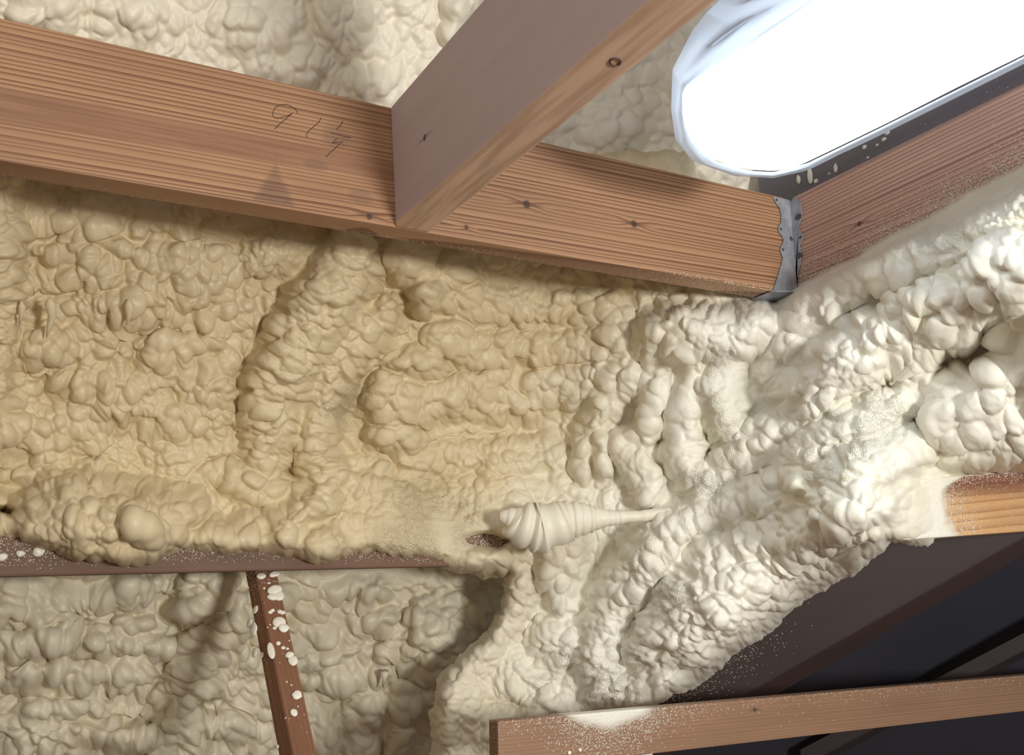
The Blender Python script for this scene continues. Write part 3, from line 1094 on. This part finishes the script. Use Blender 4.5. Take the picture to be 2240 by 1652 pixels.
# ---- main foam: left bay, the foamed rafters, and the white slope on the right
cm = [(x, y, d_roof(x, y)) for x in (-300, 0, 300, 650, 950) for y in (300, 450, 700, 950)]
cm += [(1200, 500, d_roof(1200, 500)), (1200, 700, d_roof(1200, 700)), (1180, 950, d_roof(1180, 950) - 0.02)]
cm += [(x, 1060, d_roof(x, 1060)) for x in (-300, 0, 300, 650, 950)]
cm += [(x, y, d_y(x, y, YD - (0.012 if x < 800 else 0.036))) for x in (-300, 0, 300, 650, 900, 1080) for y in (1120, 1165, 1215)]
cm += [(1380, 560, 2.46), (1450, 720, 2.42), (1600, 660, 2.40), (1700, 655, 2.34), (1740, 640, 2.305), (1900, 560, 2.12), (2240, 400, 1.855), (2500, 280, 1.66), (1450, 400, 2.4), (1740, 500, 2.36), (2240, 250, 1.95), (2760, 150, 1.50), (2760, 600, 1.72), (2760, 1000, 1.9),
       (1700, 900, 2.36), (2240, 720, 1.98), (2500, 700, 1.85), (2000, 930, 2.16), (2240, 1000, 2.14), (2500, 1000, 2.0), ] + [(x, y, d_y(x, y, YF) + o) for y in (1065, 1120, 1175) for x, o in ((1900, -0.05), (1950, -0.03), (1990, -0.014), (2040, 0.004), (2100, 0.03))] + [(1900, 1225, 2.10), (2300, 1130, 2.2),
       (1700, 1120, 2.30), (1450, 1100, 2.46), (1300, 1250, 2.52), (1130, 1320, 2.52), (1030, 1450, 2.50), (970, 1600, 2.46), (980, 1850, 2.46), (1200, 1500, 2.46), (1200, 1800, 2.46), (1300, 1500, 2.44), (1600, 1350, 2.32), (1800, 1330, 2.34), (1650, 1470, 2.40), (1450, 1540, 2.38)]
fm = Foam(-250, 2760, 330, 1860, 2.3, cm, 303)
R = fm.roll
B_ = fm.mound
# left bay: shelves of lobes between the foamed rafters
for yy, x0, x1, h in [(470, 40, 700, 0.035), (600, 40, 560, 0.055), (680, 60, 600, 0.045), (770, 40, 580, 0.05), (850, 40, 560, 0.045), (925, 30, 520, 0.045), (985, 20, 540, 0.04)]:
    R([(x, yy + 16 * math.sin(x * 0.011 + yy)) for x in range(x0, x1 + 1, 40)], 46, h, wild=True)
R([(-20, 400), (-10, 520), (-5, 700), (-10, 960)], [60, 46, 40, 46], 0.10, 0.012, 34, 0.6)
R([(-250, 1035), (0, 1035), (300, 1035), (520, 1040)], 26, 0.03)
B_(300, 560, 300, 40, 4, 0.03)
B_(600, 560, 110, 60, -15, 0.05)
# foamed rafters in the middle
R([(770, 560), (722, 650), (650, 770), (600, 880), (585, 1000)], [70, 82, 80, 70, 62], 0.125, 0.014, 40, 1.0, flat=2.4)
R([(840, 670), (770, 760), (715, 860), (690, 960), (700, 1040), (670, 1110)], [34, 44, 48, 50, 54, 50], 0.095, 0.008, 22, 0.8)
B_(900, 580, 66, 58, 30, 0.11, 0.7)
B_(936, 646, 44, 52, 0, 0.12, 0.7)
B_(980, 600, 60, 46, 0, 0.07)
B_(860, 880, 66, 66, 0, 0.08)
B_(900, 790, 70, 40, 10, 0.07)
B_(860, 960, 70, 50, 0, 0.08)
R([(930, 880), (1060, 850), (1250, 845), (1370, 820)], 46, 0.055)
R([(960, 740), (1120, 760), (1290, 760), (1380, 740)], 44, 0.05)
R([(1000, 660), (1150, 680), (1330, 670)], 40, 0.04)
R([(900, 1010), (1060, 1005), (1200, 985)], 40, 0.045)
B_(1130, 890, 110, 42, 0, 0.06)
R([(760, 1060), (900, 1070), (1060, 1060)], 30, 0.03)
B_(560, 1060, 95, 60, 10, 0.09)
# mounds over the purlin
B_(235, 1130, 215, 100, 4, 0.13, 0.6)
B_(300, 1150, 80, 56, 20, 0.145)
B_(250, 1200, 150, 34, 0, 0.10)
B_(500, 1180, 130, 46, 0, 0.07)
B_(620, 1165, 60, 60, 0, 0.08)
B_(700, 1195, 72, 44, -8, 0.075)
B_(1060, 1232, 62, 28, -4, 0.055)
# right slope
R([(1425, 735), (1470, 720), (1560, 745), (1640, 715)], [44, 58, 62, 54], 0.146)
B_(1500, 770, 60, 40, 10, 0.12)
R([(1590, 800), (1570, 860), (1600, 930), (1625, 960)], [40, 62, 60, 30], 0.128)
R([(1520, 800), (1495, 900), (1490, 1000), (1530, 1070)], [30, 40, 40, 40], 0.104)
R([(1440, 830), (1405, 930), (1390, 1010), (1420, 1090)], [36, 42, 42, 30], 0.091)
R([(1370, 810), (1320, 890), (1280, 970), (1270, 1020)], [36, 40, 34, 26], 0.091)
R([(1315, 960), (1320, 1030)], [22, 18], 0.091)
R([(1360, 970), (1372, 1040)], [22, 18], 0.091)
R([(1780, 690), (1720, 740), (1690, 800)], [60, 60, 40], 0.085)
R([(1800, 660), (1920, 610), (2060, 560), (2240, 470), (2450, 330)], [40, 50, 50, 46, 46], 0.079)
R([(2060, 640), (1950, 720), (1850, 790), (1760, 860)], [54, 60, 84, 66], 0.152, 0.012, 30, 0.3)
R([(2240, 580), (2120, 660), (2010, 750), (1975, 790)], [100, 88, 66, 40], 0.183)
B_(2170, 900, 145, 125, -10, 0.19, 0.45)
B_(2330, 820, 190, 200, 0, 0.18, 0.45)
B_(2140, 990, 110, 45, -6, 0.13)
R([(2020, 840), (1940, 890), (1860, 920)], 50, 0.085)
R([(1900, 900), (1800, 960), (1740, 1020)], [40, 46, 40], 0.091)
B_(1735, 990, 62, 52, -35, 0.10)
R([(1770, 900), (1680, 950), (1600, 1010), (1560, 1050)], [40, 52, 56, 40], 0.104)
R([(2010, 960), (1900, 1010), (1800, 1050)], 55, 0.061)
R([(1740, 1060), (1660, 1090), (1560, 1130), (1500, 1170)], [54, 62, 52, 30], 0.128, 0.008, 26, 0.4)
R([(1540, 1130), (1450, 1190), (1370, 1280), (1330, 1340)], [50, 62, 60, 36], 0.128, 0.012, 30, 0.6)
R([(1930, 1105), (1870, 1110), (1780, 1130), (1660, 1230), (1540, 1340), (1450, 1440), (1420, 1500)], [30, 70, 100, 124, 134, 110, 60], 0.183, flat=2.3)
B_(1750, 1180, 120, 60, -35, 0.17)
B_(1460, 1500, 70, 50, -40, 0.13)
R([(1230, 1190), (1215, 1260), (1225, 1315)], [50, 50, 36], 0.091)
R([(1130, 1280), (1100, 1350), (1050, 1430), (1000, 1540), (980, 1650)], [40, 44, 52, 66, 70], 0.085)
R([(1330, 1370), (1300, 1440), (1330, 1500)], [50, 54, 50], 0.091)
B_(1220, 1400, 70, 60, 0, 0.06)
B_(1120, 1480, 80, 60, 0, 0.05)
B_(1060, 1600, 90, 80, 0, 0.07)
B_(1210, 1560, 80, 50, 0, 0.06)
# smoother places
fm.soft(930, 1170, 175, 42, 0.10)
fm.soft(300, 440, 420, 60, 0.55)
fm.soft(680, 560, 100, 60, 0.55)
fm.soft(1700, 630, 120, 40, 0.6)
fm.soft(1590, 860, 50, 90, 0.35)
fm.soft(1495, 920, 34, 130, 0.5)
fm.soft(1985, 1110, 60, 90, 0.4)
fm.soft(2060, 1110, 70, 100, 0.1)
fm.soft(1980, 960, 60, 60, 0.6)
fm.soft(900, 585, 50, 40, 0.3)
ST = [(100, 480, 28, 0.9, 90, 0.55, 0), (350, 620, 27, 1.25, 90, 0.85, 0), (350, 800, 24, 1.1, 90, 0.85, 0), (150, 950, 25, 1.0, 90, 0.8, 0), (500, 700, 23, 1.0, 90, 0.75, 0), (450, 930, 22, 1.0, 90, 0.7, 0),
      (0, 700, 20, 0.7, 90, 0.7, 0), (640, 560, 14, 1.0, 90, 0.45, 0.3),
      (700, 640, 22, 0.65, 100, 0.6, 0), (620, 850, 24, 0.6, 90, 0.55, 0.3), (590, 980, 16, 0.7, 90, 0.6, 0), (690, 950, 18, 0.6, 100, 0.6, 0.1), (720, 860, 15, 0.7, 120, 0.4, 0.8),
      (880, 700, 18, 0.8, 80, 0.6, 0.4), (900, 900, 24, 1.0, 90, 0.7, 0.1), (1000, 620, 24, 0.9, 70, 0.6, 0), (1150, 620, 18, 1.2, 140, 0.6, 0), (1100, 740, 24, 1.0, 80, 0.65, 0.1), (1300, 700, 20, 0.9, 80, 0.7, 0),
      (1150, 850, 24, 1.2, 90, 0.65, 0), (1100, 1000, 17, 0.9, 90, 0.7, 0), (1250, 880, 16, 1.0, 90, 0.55, 0.3), (1200, 1030, 19, 1.4, 120, 0.6, 0.2),
      (200, 1120, 21, 0.95, 80, 0.75, 0), (320, 1150, 26, 1.0, 90, 0.75, 0), (200, 1210, 15, 0.9, 80, 0.75, 0), (500, 1180, 22, 0.9, 90, 0.5, 0.3), (560, 1050, 30, 0.9, 90, 0.5, 0), (640, 1160, 22, 0.6, 100, 0.5, 0), (700, 1200, 20, 0.9, 80, 0.5, 0.2), (300, 1030, 20, 1.3, 90, 0.4, 0.1), (930, 1170, 10, 1.0, 90, 0.6, 1.0), (1060, 1235, 22, 1.0, 90, 0.5, 0.2),
      (1440, 720, 20, 0.9, 120, 0.65, 0.1), (1560, 720, 13, 1.0, 120, 0.6, 0.9), (1740, 700, 24, 0.9, 110, 0.6, 0.3), (1900, 600, 22, 0.8, 120, 0.5, 0.2), (2100, 520, 10, 1.0, 120, 0.75, 0.5), (2200, 480, 10, 1.0, 120, 0.7, 0.6),
      (1800, 820, 17, 2.2, 115, 0.8, 0.2), (1880, 720, 17, 1.2, 120, 0.75, 0.2), (2050, 700, 22, 1.4, 110, 0.8, 0), (2170, 600, 28, 1.2, 110, 0.7, 0), (2150, 800, 34, 1.0, 100, 0.6, 0), (2150, 920, 30, 1.0, 110, 0.65, 0), (2200, 1000, 19, 0.8, 110, 0.7, 0),
      (1900, 900, 14, 1.0, 120, 0.6, 1.0), (1730, 960, 22, 1.3, 120, 0.5, 0.4), (1620, 990, 20, 1.3, 130, 0.6, 0.5), (1850, 1010, 15, 1.0, 110, 0.7, 0.6), (1420, 950, 26, 1.6, 95, 0.55, 0.2), (1300, 950, 24, 1.8, 95, 0.6, 0.1), (1360, 1050, 18, 1.7, 90, 0.65, 0.2),
      (1640, 1090, 19, 2.0, 110, 0.75, 0.2), (1560, 1090, 13, 1.2, 110, 0.6, 1.0), (1470, 1190, 24, 1.6, 110, 0.6, 0.3), (1380, 1280, 20, 1.4, 110, 0.75, 0.3), (1500, 1270, 11, 1.2, 120, 0.6, 1.0),
      (1880, 1110, 17, 1.0, 130, 0.75, 0), (1800, 1180, 21, 0.9, 120, 0.8, 0), (1650, 1250, 20, 0.9, 115, 0.85, 0), (1750, 1300, 13, 0.7, 110, 0.85, 0), (1550, 1360, 16, 0.8, 110, 0.9, 0), (1640, 1400, 12, 0.65, 110, 0.85, 0), (1480, 1450, 14, 0.65, 105, 0.85, 0), (1440, 1530, 16, 1.0, 100, 0.6, 0),
      (1250, 1200, 18, 1.1, 100, 0.5, 0.4), (1220, 1300, 20, 1.3, 95, 0.6, 0.3), (1100, 1330, 12, 1.8, 100, 0.8, 0.3), (1050, 1430, 13, 1.6, 110, 0.85, 0.2), (1000, 1580, 15, 1.0, 110, 0.85, 0), (1080, 1560, 15, 1.3, 110, 0.85, 0.1), (1200, 1450, 13, 1.0, 100, 0.8, 0.5), (1300, 1400, 14, 1.3, 110, 0.75, 0.3), (1200, 1550, 19, 1.0, 100, 0.6, 0.2), (1330, 1520, 12, 1.0, 110, 0.6, 0.8)]
ST = [(a, c, r * (1.28 if a > 1380 and c < 1150 else 1.12 if a > 1200 else 1.0), e, g, h * 0.95, k) for a, c, r, e, g, h, k in ST]
fm.lobes(ST)
POLY = [(-245, 335), (1500, 335), (1560, 560), (1640, 664), (1700, 662), (1745, 634), (1830, 594), (2000, 510), (2110, 450), (2240, 383), (2750, 110), (2750, 1040), (2240, 1024), (2150, 1030), (2090, 1050), (2105, 1110), (2050, 1170), (2000, 1186),
        (1950, 1180), (1900, 1214), (1848, 1244), (1758, 1306), (1722, 1333), (1687, 1374), (1597, 1430), (1526, 1482), (1468, 1516), (1440, 1540), (1412, 1556), (1375, 1640), (1250, 1850), (955, 1850), (953, 1640), (948, 1560), (975, 1478), (1030, 1430), (1084, 1365), (1105, 1305), (1112, 1255), (1060, 1262), (1000, 1246), (930, 1222), (780, 1213), (735, 1228), (690, 1233), (650, 1216), (600, 1206), (560, 1212), (480, 1204), (420, 1212), (370, 1222), (280, 1236), (200, 1226), (120, 1212), (70, 1190), (0, 1180), (-245, 1175)]
fm.build(POLY, 34, 0.075, nopush=(2060, 1115, 110, 90), holes=[(1062, 1186, 36, 11), (-6, 1120, 44, 9)])
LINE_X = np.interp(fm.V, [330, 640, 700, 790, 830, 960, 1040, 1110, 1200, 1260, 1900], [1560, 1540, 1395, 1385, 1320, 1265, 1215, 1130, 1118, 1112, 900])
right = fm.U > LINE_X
fm.fresh = np.clip((fm.U - LINE_X + 60 * fbm(fm.U, fm.V, 120, 909)) / 400 + 0.45, 0, 1)  # tan left, white right: foam tone with warm and cool light partly painted in
d1, _, _ = seg_dist(fm.WU, fm.WV, [(770, 560), (722, 650), (650, 770), (600, 880), (585, 1000)])
d2, _, _ = seg_dist(fm.WU, fm.WV, [(840, 670), (770, 760), (715, 860), (690, 960), (700, 1040), (670, 1110)])
d3, _, _ = seg_dist(fm.WU, fm.WV, [(1780, 1130), (1660, 1230), (1540, 1340), (1450, 1440), (1420, 1500)])
ridge1 = (d1 < 80) & (fm.U > 520) & ~right
ridge2 = (d2 < 48) & ~ridge1 & ~right
mound_ = (((fm.WU - 235) / 215) ** 2 + ((fm.WV - 1130) / 100) ** 2 < 1) & ~right
knob = ((((fm.WU - 2170) / 145) ** 2 + ((fm.WV - 900) / 125) ** 2 < 1) | (((fm.WU - 2330) / 190) ** 2 + ((fm.WV - 820) / 200) ** 2 < 1)) & right
ridge3 = (d3 < 118) & right
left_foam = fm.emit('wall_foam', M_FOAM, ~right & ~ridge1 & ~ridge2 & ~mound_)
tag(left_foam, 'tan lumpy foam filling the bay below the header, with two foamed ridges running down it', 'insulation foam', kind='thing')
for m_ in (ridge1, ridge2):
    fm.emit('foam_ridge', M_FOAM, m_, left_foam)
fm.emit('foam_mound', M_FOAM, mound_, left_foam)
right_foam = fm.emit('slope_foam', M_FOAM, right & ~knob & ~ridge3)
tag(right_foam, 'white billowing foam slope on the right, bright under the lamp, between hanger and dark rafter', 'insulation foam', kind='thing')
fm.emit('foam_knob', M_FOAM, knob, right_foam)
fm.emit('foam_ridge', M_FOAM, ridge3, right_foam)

# long thin foam roll bridging from the purlin end to the right slope
pts, rad = [], []
NR = 240
for k in range(NR):
    t = k / (NR - 1)
    px = 1092 + t * 370
    py = 1128 + 10 * math.sin(t * 3) - 6 * t + (22 * math.exp(-((t - 0.22) / 0.14) ** 2))
    r = np.interp(t, [0, 0.04, 0.12, 0.25, 0.4, 0.5, 0.58, 0.66, 0.8, 1.0], [10, 22, 44, 54, 44, 34, 26, 17, 13, 14])
    ph = t * 62 + 2.6 * math.sin(t * 11) + 1.2 * math.sin(t * 29)
    ra = np.interp(t, [0, 0.1, 0.45, 0.6, 1], [0.08, 0.17, 0.15, 0.08, 0.05])
    r = r * (0.92 + ra * abs(math.sin(ph)) ** 0.8 + 0.03 * math.sin(t * 97))
    pts.append(at(px + 5 * math.sin(t * 40), py, 2.34 + 0.03 * t))
    rad.append(r * 2.34 / F)
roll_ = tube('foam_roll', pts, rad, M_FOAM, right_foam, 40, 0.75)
# hanging drips in the left bay
for i, (pp, r0) in enumerate([([(110, 664), (114, 690), (108, 715), (102, 738)], 12), ([(283, 668), (282, 690), (277, 712)], 11), ([(48, 672), (46, 690), (43, 710)], 8)]):
    tube('foam_drip', [at(a, c, d_roof(a, c) - 0.085) for a, c in [(pp[0][0] - 1, pp[0][1] - 14)] + pp], [r0 * q * 2.1 / F for q in (0.2, 0.95, 0.8, 0.45, 0.12)[:1] + tuple(np.linspace(0.95, 0.12, len(pp)))], M_FOAM, left_foam, 10)
for i, pp in enumerate([[(476, 1532), (474, 1548), (474, 1566)], [(842, 1470), (840, 1488), (838, 1504)]]):
    tube('foam_drip', [at(a, c, d_roof(a, c) - 0.02) for a, c in pp], [9 * q * 2.4 / F for q in (1.2, 0.5, 0.15)], M_FOAM_L, lower_foam, 10)

# ------------------------------------------------------------------ the lamp between the joists, in its plastic bag
ZL = 2.285
b = NT('glowing_diffuser')
em = b.node('ShaderNodeEmission')
em.inputs[0].default_value = TUBE_COLOR + (1,)
em.inputs[1].default_value = TUBE_STRENGTH
b.t.links.new(em.outputs[0], b.t.nodes['Material Output'].inputs[0])
M_GLOW = b.m
M_HOUSE = plain('white_enamel', (0.75, 0.77, 0.8), 0.35)
b = NT('clear_plastic_film')
tr = b.node('ShaderNodeBsdfTranslucent')
tr.inputs[0].default_value = (0.66, 0.74, 0.86, 1)
gl = b.node('ShaderNodeBsdfGlossy')
gl.inputs[0].default_value = (0.85, 0.9, 1.0, 1)
gl.inputs[1].default_value = 0.18
tp = b.node('ShaderNodeBsdfTransparent')
df = b.node('ShaderNodeBsdfDiffuse')
df.inputs[0].default_value = (0.66, 0.74, 0.88, 1)
m1, m2, m3 = (b.node('ShaderNodeMixShader') for _ in range(3))
m1.inputs[0].default_value = 0.45
b.t.links.new(tr.outputs[0], m1.inputs[1]); b.t.links.new(df.outputs[0], m1.inputs[2])
m2.inputs[0].default_value = 0.22
b.t.links.new(m1.outputs[0], m2.inputs[1]); b.t.links.new(gl.outputs[0], m2.inputs[2])
m3.inputs[0].default_value = 0.10
b.t.links.new(m2.outputs[0], m3.inputs[1]); b.t.links.new(tp.outputs[0], m3.inputs[2])
b.t.links.new(m3.outputs[0], b.t.nodes['Material Output'].inputs[0])
M_FILM = b.m
outl = [(1790, 0), (1690, 68), (1590, 135), (1500, 195), (1490, 215), (1491, 245), (1497, 280), (1510, 312), (1532, 338), (1562, 356), (1600, 369), (1640, 377), (1690, 380), (1730, 374), (1765, 361), (1830, 330), (1950, 272), (2100, 196), (2240, 128)]
base = [on(px, py, 2, ZL) for px, py in outl]
base = [np.array([base[0][0] + 0.01, 0.12, ZL])] + base + [np.array([base[-1][0] + 0.01, 0.12, ZL])]
cen = np.mean(np.array(base), 0)
fix = bpy.data.objects.new('fluorescent_light', None)
COL.objects.link(fix)
fix.location = (cen[0], cen[1], ZL + 0.11)
bpy.context.view_layer.update()
tag(fix, 'glaring white fluorescent light wrapped in clear plastic, hanging at the top right', 'light')


def ring_mesh(name, rings, mat, parent, cap0=True, cap1=True, closed=True):
    bm = bmesh.new()
    rv = [[bm.verts.new(Vector(p)) for p in r] for r in rings]
    n = len(rings[0])
    for a, c in zip(rv, rv[1:]):
        for k in range(n if closed else n - 1):
            bm.faces.new((a[k], a[(k + 1) % n], c[(k + 1) % n], c[k]))
    if cap0: bm.faces.new(rv[0][::-1])
    if cap1: bm.faces.new(rv[-1])
    bmesh.ops.recalc_face_normals(bm, faces=list(bm.faces))
    for f_ in bm.faces: f_.smooth = len(f_.verts) == 4
    me = bpy.data.meshes.new(name)
    bm.to_mesh(me)
    bm.free()
    return link(name, me, mat, parent)


def shrink(r, k, z):
    """pull an outline in by k metres (mitre towards the left normal)"""
    out = []
    n = len(r)
    A = sum(r[i][0] * r[(i + 1) % n][1] - r[(i + 1) % n][0] * r[i][1] for i in range(n))
    sg = 1 if A > 0 else -1
    for i in range(n):
        d = _n(np.array(r[(i + 1) % n][:2]) - np.array(r[i - 1][:2]))
        out.append(np.array([r[i][0] - sg * d[1] * k, r[i][1] + sg * d[0] * k, z]))
    return out


ring_mesh('diffuser', [shrink(base, 0.014, ZL), shrink(base, 0.004, ZL + 0.004), shrink(base, 0.002, ZL + 0.006), shrink(base, 0.065, ZL + 0.045)], M_GLOW, fix)
ring_mesh('housing', [shrink(base, 0.068, ZL + 0.046), shrink(base, 0.07, ZL + 0.08), shrink(base, 0.09, ZL + 0.115)], M_HOUSE, fix)
# plastic film: rim just under the diffuser edge, side rising to a gathered upper edge
inner = [(1790, 0), (1690, 68), (1590, 135), (1500, 195), (1491, 245), (1510, 312), (1562, 356), (1640, 377), (1690, 380), (1765, 361), (1830, 330), (1950, 272), (2240, 128)]
outer = [(1574, 0, 0.115), (1545, 28, 0.10), (1515, 66, 0.09), (1471, 152, 0.05), (1468, 240, 0.035), (1477, 305, 0.02), (1515, 352, 0.012), (1600, 383, 0.010), (1690, 388, 0.010), (1768, 369, 0.012), (1832, 338, 0.02), (1952, 279, 0.03), (2240, 136, 0.035)]
ri = [on(px, py, 2, ZL - 0.003) for px, py in inner]
ri = [np.array([cen[0] + (p[0] - cen[0]) * 0.97, p[1] - 0.006, p[2]]) for p in ri]
ro = [on(px, py, 2, ZL + dz) for px, py, dz in outer]
ri = [np.array([ri[0][0], 0.12, ZL + 0.006])] + ri + [np.array([ri[-1][0], 0.12, ZL + 0.006])]
ro = [np.array([ro[0][0], 0.12, ro[0][2]])] + ro + [np.array([ro[-1][0], 0.12, ro[-1][2]])]


def dense(r, n=160):
    r = np.array(r)
    s = np.concatenate([[0], np.cumsum(np.linalg.norm(np.diff(r, axis=0), axis=1))])
    t = np.linspace(0, s[-1], n)
    return np.stack([np.interp(t, s, r[:, k]) for k in range(3)], -1)


# same parameter on both rims: by knot index
kn = np.linspace(0, len(ri) - 1, 170)
A_ = np.stack([np.interp(kn, range(len(ri)), np.array(ri)[:, k]) for k in range(3)], -1)
B2 = np.stack([np.interp(kn, range(len(ro)), np.array(ro)[:, k]) for k in range(3)], -1)
rows = []
for w_ in np.linspace(0, 1, 12):
    p = A_ * (1 - w_) + B2 * w_
    fold = math.sin(math.pi * w_)
    side = np.clip((5.0 - kn) / 3.0, 0.15, 1.0)
    wr = side * 0.011 * fold * (np.sin(kn * 0.8 + w_ * 8.0) + 0.6 * np.sin(kn * 1.9 - w_ * 15))
    p = p.copy()
    p[:, 2] -= wr + 0.006 * fold
    p[:, 0] -= 0.5 * wr
    rows.append(p)
film = ring_mesh('plastic_wrap', rows, M_FILM, fix, False, False, False)
